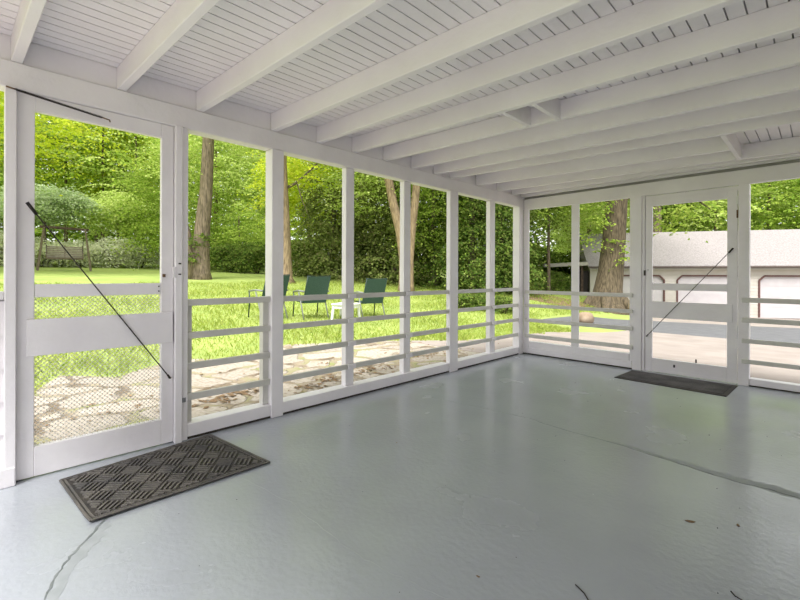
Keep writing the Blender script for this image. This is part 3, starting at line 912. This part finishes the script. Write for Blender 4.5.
b.build('walls', M['siding'], gt)
for x0, x1 in doors:
    d = MB()
    for k in range(4):
        z0, z1 = k * .52, (k + 1) * .52
        d.box(x0, x1, .05, .09, z0 + .006, z1 - .006)
    d.box(x0, x1, .06, .10, 0, 2.08)
    do = d.build('overhead_door', M['garage_door'], gt)
    cl = .22; w_ = .075
    tr = MB()
    pts = [(x0, .02), (x0, 2.06 - cl), (x0 + cl, 2.06), (x1 - cl, 2.06), (x1, 2.06 - cl), (x1, .02)]
    for (xa_, za_), (xb_, zb_) in zip(pts, pts[1:]):
        tr.beam((xa_, -.03, za_), (xb_, -.03, zb_), w_, .05, (0, 1, 0))
    tr.build('door_trim', M['maroon'], do)
    for xx, sg in ((x0, 1), (x1, -1)):
        MB().add([(xx, -.016, 2.1), (xx, -.016, 2.06 - cl), (xx + sg * cl, -.016, 2.06), (xx + sg * cl, -.016, 2.1), (xx, .05, 2.1), (xx, .05, 2.06 - cl), (xx + sg * cl, .05, 2.06), (xx + sg * cl, .05, 2.1)],
                 [(0, 1, 2, 3), (4, 7, 6, 5), (1, 5, 6, 2)]).build('corner_panel', M['siding'], do)
rf = MB()
ov = .35; sl = 1.88 / (DEP / 2)
for sg in (0, 1):
    y_e, y_r = (-ov, DEP / 2) if sg == 0 else (DEP + ov, DEP / 2)
    z_e, z_r = EV + .02 - ov * sl, EV + 1.90
    rf.add([(S0 - .15, y_e, z_e), (S1 + .3, y_e, z_e), (S1 + .3, y_r, z_r), (S0 - .15, y_r, z_r), (S0 - .15, y_e, z_e + .12), (S1 + .3, y_e, z_e + .12), (S1 + .3, y_r, z_r + .12), (S0 - .15, y_r, z_r + .12)],
           [(3, 2, 1, 0), (4, 5, 6, 7), (0, 1, 5, 4), (1, 2, 6, 5), (2, 3, 7, 6), (3, 0, 4, 7)])
rf.build('roof', M['shingle'], gt)
MB().box(S0 - .15, S1 + .3, -ov - .06, -ov + .02, EV - .16, EV - .09).build('gutter', M['gutter'], gt)
MB().box(S0 - .1, S1 + .2, -ov + .02, -.02, EV - .24, EV - .20).build('soffit', M['siding'], gt)
lt = MB().add([(-3.4, -.3, EV - .12), (S0 - .15, -.3, EV - .02), (S0 - .15, 3, EV + .1), (-3.4, 3, EV + .0), (-3.4, -.3, EV + .04), (S0 - .15, -.3, EV + .16), (S0 - .15, 3, EV + .28), (-3.4, 3, EV + .16)],
              [(3, 2, 1, 0), (4, 5, 6, 7), (0, 1, 5, 4), (1, 2, 6, 5), (2, 3, 7, 6), (3, 0, 4, 7)]).build('lean_to_roof', M['siding'], gt)
for xx, yy in ((-3.2, -.1), (-1.5, -.1), (-3.2, 2.7)):
    MB().box(xx - .06, xx + .06, yy - .06, yy + .06, -.1, EV - .05).build('lean_to_post', M['swing_dark'], gt)
MB().box(-1.75, S0 - .02, .3, .42, 0, 2.3).build('lean_to_shade', M['dark_metal'], gt)  # dark panel standing in for the shaded opening under the lean-to

# ---- boulder
rng = np.random.default_rng(3)
b = MB(); nu, nv = 16, 9
for j in range(nv + 1):
    for i in range(nu):
        a, p = 2 * PI * i / nu, PI * j / nv
        k = 1 + .10 * math.sin(3 * a + j) * math.sin(p) + .05 * math.cos(5 * a - j)
        b.v.append((.27 * k * math.cos(a) * math.sin(p) ** .8, .25 * k * math.sin(a) * math.sin(p) ** .8, .16 + .20 * math.cos(p)))
for j in range(nv):
    for i in range(nu):
        b.f.append((j * nu + i, (j + 1) * nu + i, (j + 1) * nu + (i + 1) % nu, j * nu + (i + 1) % nu))
o = b.build('boulder', M['boulder'], smooth=True)
o.location = (-2.25, 8.05, gz(-2.25, 8.05) + .0); tag(o, 'rounded tan boulder at the edge of the asphalt below the big tree', 'boulder')

# ---- mulch bed
o = sheet('mulch_bed', M['mulch'], [((-5.6, 10.6), (-6.6, 13.0)), ((-4.6, 10.9), (-5.0, 13.4)), ((-4.0, 11.6), (-4.1, 13.9))], .03, 'red-brown mulch bed left of the big tree', 'flower bed')

# ================================================================== TREES
def big_trunk(name, label, x, y, parts, bark='bark', group=None):
    t = empty(name, (x, y, gz(x, y))); tag(t, label, 'tree', group)
    return t
rnd = random.Random(21)
# thick tree left of centre
t = big_trunk('tree', 'thick grey-barked tree with a leafy suckered base, left of the chairs', -14.66, .80, None)
tr = MB()
tr.tube([(.0, 0, -.2), (0, 0, .25), (-.02, 0, 1.0), (.05, .05, 2.2), (.13, .14, 3.6), (.19, .22, 6), (.22, .3, 9), (.3, .4, 12)], [.50, .36, .31, .28, .24, .215, .20, .16], 18, wob=.05, rng=rnd)
tr.tube([(-.16, -.26, -.2), (-.20, -.36, .8), (-.28, -.52, 1.9), (-.5, -.9, 3.4)], [.34, .25, .20, .12], 12, wob=.06, rng=rnd)
tr.build('trunk', M['bark'], t, smooth=True)
rg = np.random.default_rng(31)
leaf_obj('foliage', leaf_mesh('foliage', [sprays(rg, (.30, -.10, 1.6), (.25, .5, .25), 16, 26, .25, .09, droop=.8), sprays(rg, (.2, -.5, .9), (.3, .4, .3), 12, 26, .25, .09)], LM['dark']), t)
leaf_obj('crown', leaf_mesh('crown', [sprays(rg, (0, 0, 9.5), (5, 5, 3.2), 170, 40, .9, .17), sprays(rg, (-.2, -.9, 4.3), (.7, .6, 1.5), 34, 34, .5, .12, fill=.1), sprays(rg, (1.2, 1.6, 6.0), (1.6, 1.8, .9), 30, 34, .6, .14)], LM['light']), t)
# second tree
t = big_trunk('tree', 'slender pale-trunked tree with a side branch, behind the left chairs', -12.80, 3.52, None)
tr = MB()
tr.tube([(.02, .02, -.2), (0, 0, .2), (0, 0, 1.0), (-.05, -.05, 3), (-.12, -.12, 5), (-.15, -.15, 9), (-.1, -.1, 12)], [.52, .31, .25, .225, .21, .18, .12], 16, wob=.05, rng=rnd)
tr.build('trunk', M['bark_tan'], t, smooth=True)
MB().tube([(-.05, -.05, 3.9), (.25, .30, 4.15), (.55, .6, 4.5), (1.0, 1.1, 5.2)], [.07, .06, .05, .03], 8).tube([(.3, .35, 4.2), (.5, .5, 3.4), (.75, .7, 2.7)], [.03, .02, .01], 6).build('branch', M['bark_dark'], t, smooth=True)
leaf_obj('crown', leaf_mesh('crown', [sprays(rg, (0, 0, 9), (4.5, 4.5, 3), 150, 40, .9, .17), sprays(rg, (.7, .9, 4.9), (1.2, 1.3, .9), 26, 34, .5, .13)], LM['bright']), t)
# forked tree
t = big_trunk('tree', 'tan-barked tree forking into two leaning stems behind a porch stud', -8.91, 6.70, None)
tr = MB()
tr.tube([(0, 0, -.2), (0, 0, .3), (-.03, -.03, 1.3), (-.13, -.15, 2.4), (-.33, -.38, 3.6), (-.55, -.6, 5.2), (-.8, -.9, 8)], [.36, .25, .21, .19, .175, .165, .11], 14, wob=.04, rng=rnd)
tr.tube([(.12, .12, -.2), (.12, .12, .3), (.13, .14, 1.3), (.18, .2, 2.4), (.26, .3, 3.6), (.35, .4, 5.2), (.5, .6, 8)], [.26, .18, .16, .155, .16, .15, .10], 14, wob=.04, rng=rnd)
tr.build('trunk', M['bark_tan'], t, smooth=True)
leaf_obj('crown', leaf_mesh('crown', [sprays(rg, (0, 0, 8.5), (4, 4, 2.6), 130, 40, .9, .17)], LM['mid']), t)
# big tree by the garage
BX, BY = -3.69, 14.06
BX, BY = -3.6, 13.9
t = big_trunk('tree', 'massive old tree with a flared trunk in front of the garage end', BX, BY, None)
tr = MB()
tr.tube([(-.02, -.02, -.25), (-.02, -.02, .0), (.0, 0, .35), (.05, .05, .9), (.13, .13, 1.8), (.22, .22, 3.2), (.30, .30, 5.0), (.35, .35, 8), (.5, .5, 11)], [1.05, .84, .66, .57, .50, .455, .43, .38, .28], 22, wob=.04, rng=rnd)
for a in (.2, 1.3, 2.6, 3.7, 5.0):
    tr.tube([(.55 * math.cos(a), .55 * math.sin(a), .55), (.85 * math.cos(a), .85 * math.sin(a), .12), (1.25 * math.cos(a), 1.25 * math.sin(a), -.12)], [.22, .18, .07], 8, wob=.05, rng=rnd)
tr.build('trunk', M['bark_big'], t, smooth=True)
MB().tube([(.1, .1, 4.6), (1.3, .9, 5.2), (2.6, 1.6, 5.0), (3.4, 2.0, 4.2)], [.14, .1, .06, .02], 8).tube([(0, 0, 4.9), (-1.2, -.6, 5.4), (-2.6, -1.2, 5.6)], [.12, .08, .03], 8).build('branch', M['bark_dark'], t, smooth=True)
leaf_obj('crown', leaf_mesh('crown', [sprays(rg, (0, 0, 10), (6, 6, 3.2), 200, 40, .9, .18), sprays(rg, (2.3, 1.3, 4.4), (1.5, 1.0, 1.0), 30, 30, .5, .15, droop=.6),
        sprays(rg, (-.3, -.6, 3.5), (.9, .7, 1.3), 22, 24, .4, .11), sprays(rg, (.6, -.2, 2.6), (.5, .4, .8), 9, 20, .3, .11), sprays(rg, (-.5, -.4, 4.6), (1.0, .8, .7), 24, 24, .4, .12), sprays(rg, (-2.6, -1.0, 5.2), (1.8, 1.6, 1.2), 36, 32, .6, .15)], LM['mid']), t)

# maple over the swing and the woods
tree('maple_tree', 'large yellow-green maple spreading low above the garden swing', 'tree', -20.3, -5.7, 12.5, 5.4, 'bright', zb=.36, leaf=.20, n=480, per=42, trunk_r=.3, seed=41, spread=1.15, bark='bark_dark')
tree('maple_tree', 'yellow-green maple seen past the left edge of the mesh door', 'tree', -23.5, -11.5, 11, 4.5, 'bright', zb=.2, leaf=.22, n=300, per=38, trunk_r=.25, seed=42)
tree('dogwood_tree', 'grey-green small tree right behind the garden swing', 'tree', -27.4, -3.0, 4.4, 1.8, 'grey', zb=.52, leaf=.20, n=190, per=38, trunk_r=.1, seed=43, spread=.9)
tree('dogwood_tree', 'pale green small tree right of the swing at the meadow edge', 'tree', -28.2, .6, 4.7, 1.9, 'light', zb=.40, leaf=.20, n=180, per=38, trunk_r=.1, seed=44, spread=.9)
WG = 'thin woodland trees behind the meadow'
for i, (x, y) in enumerate(((-36, -6), (-35.4, -3.2), (-37, -1), (-35.4, 1), (-34.2, 2.9), (-37.5, 4.2), (-40, -9), (-41, 1.5))):
    tree('woodland_tree', 'thin-trunked tree in the woodland behind the meadow scrub', 'tree', x, y, 13 + i % 3, 3.6, ('light', 'mid', 'bright')[i % 3], WG, zb=.18, leaf=.30, n=170, per=34, trunk_r=.14, seed=50 + i, bark='bark_dark')
SG = 'pale scrub bushes along the far edge of the lawn'
for i, (x, y) in enumerate(((-25.9, -4.9), (-25.6, -3.2), (-26.0, -1.6), (-25.4, -.1), (-25.9, 1.3), (-26.6, -6.6), (-29.5, -4.2), (-29.8, -1.0))):
    shrub('scrub_bush', 'pale green scrub bush at the far edge of the lawn', 'bush', x, y, 1.5, 1.7 - .2 * (i % 3), 'pale', SG, leaf=.15, n=70, per=30, seed=70 + i)
tree('leafy_tree', 'mid-green tree left of the thick grey trunk', 'tree', -24.2, 2.3, 8.5, 2.2, 'mid', zb=.08, leaf=.2, n=240, per=36, trunk_r=.14, seed=81)
tree('leafy_tree', 'bright light-green tree just right of the thick grey trunk', 'tree', -28.6, 6.8, 12, 4.0, 'light', zb=.12, leaf=.26, n=340, per=38, trunk_r=.2, seed=82)
tree('leafy_tree', 'tall light-green tree behind the thick porch post', 'tree', -28.7, 10.2, 13, 4.2, 'light', zb=.1, leaf=.26, n=340, per=38, trunk_r=.2, seed=83)
tree('leafy_tree', 'rounded green tree above the dark bush at the lawn edge', 'tree', -23.8, 6.4, 4.6, 2.3, 'mid', zb=.06, leaf=.18, n=190, per=36, trunk_r=.1, seed=84)
shrub('bush', 'dark green bush under the light trees, right of the thick trunk', 'bush', -21.6, 4.9, 1.4, 1.7, 'dark', leaf=.15, n=80, seed=85)
shrub('bush', 'dark green bush at the lawn edge left of the slender tree', 'bush', -19.9, 5.75, 1.3, 1.8, 'dark', leaf=.15, n=80, seed=86)
shrub('bush', 'dark green bush right behind the slender tree', 'bush', -18.1, 7.3, 1.5, 2.2, 'dark', leaf=.15, n=90, seed=87)
tree('leafy_tree', 'yellow-green tree beyond the slender tree branch', 'tree', -18.9, 8.6, 11, 3.2, 'bright', zb=.22, leaf=.2, n=330, per=38, trunk_r=.18, seed=88)
tree('hemlock_tree', 'dark hemlock with drooping boughs left of the forked tree', 'tree', -15.2, 7.7, 9.5, 2.4, 'hem', zb=.02, leaf=.2, n=420, per=34, trunk_r=.18, seed=89, spread=.7, conifer=True, bark='bark_dark')
tree('hemlock_tree', 'tall dark hemlock behind the right-hand green chair', 'tree', -14.2, 9.6, 11, 2.8, 'hem', zb=.02, leaf=.2, n=460, per=34, trunk_r=.2, seed=90, spread=.7, conifer=True, bark='bark_dark')
tree('hemlock_tree', 'dark hemlock close behind the forked tree', 'tree', -12.0, 9.2, 10, 2.3, 'hem', zb=.02, leaf=.2, n=420, per=34, trunk_r=.2, seed=91, spread=.7, conifer=True, bark='bark_dark')
tree('leafy_tree', 'slim sunlit light-green tree in front of the hemlocks', 'tree', -11.64, 6.08, 6.4, 1.5, 'light', zb=.50, leaf=.17, n=70, per=30, trunk_r=.05, seed=92)
tree('leafy_tree', 'dense green tree right of the forked tree', 'tree', -10.2, 10.0, 9, 2.5, 'mid', zb=.03, leaf=.17, n=360, per=36, trunk_r=.18, seed=93)
tree('leafy_tree', 'dark dense tree behind the porch post right of the forked tree', 'tree', -10.6, 12.6, 12, 3.0, 'dark', zb=.03, leaf=.2, n=380, per=36, trunk_r=.2, seed=94)
tree('evergreen_tree', 'dark evergreen with brown trunk near the porch corner', 'tree', -8.1, 10.2, 9.5, 2.1, 'dark', zb=.03, leaf=.16, n=380, per=36, trunk_r=.2, seed=95, conifer=True, spread=.7, bark='bark_dark')
tree('evergreen_tree', 'dark evergreen directly behind the porch corner post', 'tree', -7.3, 11.4, 10, 1.7, 'dark', zb=.03, leaf=.16, n=380, per=36, trunk_r=.2, seed=96, conifer=True, spread=.7, bark='bark_dark')
tree('evergreen_tree', 'tall dark evergreen filling the gap behind the corner trees', 'tree', -8.6, 13.2, 13, 3.0, 'dark', zb=.03, leaf=.2, n=420, per=36, trunk_r=.22, seed=97, bark='bark_dark')
BG = 'bushes in the shade beyond the lean-to'
for i, (x, y) in enumerate(((-9.6, 19.2), (-8.6, 20.8), (-7.6, 22.4), (-10.6, 17.4))):
    shrub('bush', 'shaded green bush in the row beyond the lean-to', 'bush', x, y, 1.6, 2.4, 'dark', BG, leaf=.16, n=90, seed=130 + i)
HG = 'leafy low bushes near the porch corner'
shrub('low_bush', 'low leafy bush near the corner, leftmost of three', 'bush', -4.95, 5.25, .42, .55, 'dark', HG, leaf=.09, n=44, per=24, seed=98)
shrub('low_bush', 'low leafy bush near the corner, middle of three', 'bush', -4.75, 6.0, .45, .50, 'dark', HG, leaf=.09, n=44, per=24, seed=99)
shrub('low_bush', 'low leafy bush near the corner, rightmost of three', 'bush', -4.15, 6.35, .45, .52, 'dark', HG, leaf=.09, n=44, per=24, seed=100)
tree('leafy_tree', 'bright green tree over the pale lean-to roof', 'tree', -6.6, 14.6, 10, 2.3, 'mid', zb=.36, leaf=.19, n=330, per=36, trunk_r=.09, seed=101)
tree('leafy_tree', 'light green tree behind the lean-to roof', 'tree', -7.2, 19.5, 11, 3.2, 'light', zb=.22, leaf=.22, n=330, per=36, trunk_r=.2, seed=102)
tree('leafy_tree', 'green tree between the massive trunk and the lean-to', 'tree', -8.2, 24.0, 12, 3.8, 'light', zb=.12, leaf=.25, n=330, per=36, trunk_r=.22, seed=103)
shrub('bush', 'dark bush beside the mulch bed under the evergreens', 'bush', -7.2, 12.6, 1.0, 1.6, 'dark', leaf=.12, n=60, seed=104)
shrub('bush', 'dark bush behind the mulch bed near the lean-to', 'bush', -6.9, 15.5, 1.0, 1.1, 'dark', leaf=.12, n=60, seed=105)
GG = 'trees rising behind the garage roof'
for i, (x, y, h) in enumerate(((-10.5, 29, 12), (-7.0, 30.5, 11), (-5.0, 33.0, 12), (-2.4, 32.5, 11), (.4, 34.5, 12), (2.6, 36, 12), (5.5, 37, 12), (9, 39, 12), (-3.6, 37, 14), (3, 41, 15))):
    tree('leafy_tree', 'leafy green tree rising behind the garage roof', 'tree', x, y, h, 3.6, ('light', 'mid', 'light')[i % 3], GG, zb=.1, leaf=.28, n=230, per=34, trunk_r=.2, seed=110 + i)
tree('leafy_tree', 'tall tree with a thick bare trunk showing over the left of the garage roof', 'tree', -5.05, 27.7, 14, 4.0, 'mid', zb=.62, leaf=.25, n=200, trunk_r=.42, seed=140)
# one mass of woodland leaves behind everything
def woods():
    rg = np.random.default_rng(77)
    arrs = []
    for k in range(46):
        a = math.radians(88 + 112 * k / 45)
        R = 55 + 3 * math.sin(k * 2.3)
        x, y = 3 + R * math.cos(a), -5 + R * math.sin(a)
        z = gz(x, y)
        arrs.append(sprays(rg, (x, y, z + 8.5), (3.0, 3.0, 9.5), 78, 26, 1.6, .55)); arrs.append(sprays(rg, (x, y, z + 1.6), (2.6, 2.6, 2.2), 20, 26, 1.4, .5))
    o = bpy.data.objects.new('woodland_foliage', leaf_mesh('woodland_foliage', arrs, LM['mid'])); COL.objects.link(o)
    tag(o, 'mass of green woodland leaves behind all the garden trees', 'woodland', kind='stuff')
woods()

# ================================================================== LIGHT
w = bpy.data.worlds.new('World'); sc.world = w; w.use_nodes = True
bg = w.node_tree.nodes['Background']
bg.inputs['Color'].default_value = (.96, .97, 1.0, 1)
bg.inputs['Strength'].default_value = 1.4
sd = bpy.data.lights.new('sun', 'SUN'); sd.energy = 4.8; sd.angle = math.radians(24); sd.color = (1.0, .97, .94)
so = bpy.data.objects.new('sun', sd); COL.objects.link(so)
dirv = Vector((-.40, .76, -1.25)).normalized()
so.rotation_euler = dirv.to_track_quat('-Z', 'Y').to_euler()

# ================================================================== CAMERA
cd = bpy.data.cameras.new('camera'); co = bpy.data.objects.new('camera', cd); COL.objects.link(co)
cd.sensor_width = 36; cd.lens = 36 * 418.8 / 800; cd.shift_y = -24.4 / 800; cd.clip_end = 400; cd.clip_start = .05
co.matrix_world = Matrix.Translation((2.981, -5.451, 1.1)) @ Matrix.Rotation(math.radians(45.065), 4, 'Z') @ Matrix.Rotation(PI / 2, 4, 'X') @ Matrix.Rotation(math.radians(.18), 4, 'Z')
sc.camera = co
sc.view_settings.view_transform = 'Standard'; sc.view_settings.look = 'None'
sc.view_settings.gamma = 1.0; sc.view_settings.use_curve_mapping = False
sc.view_settings.exposure = 0.35
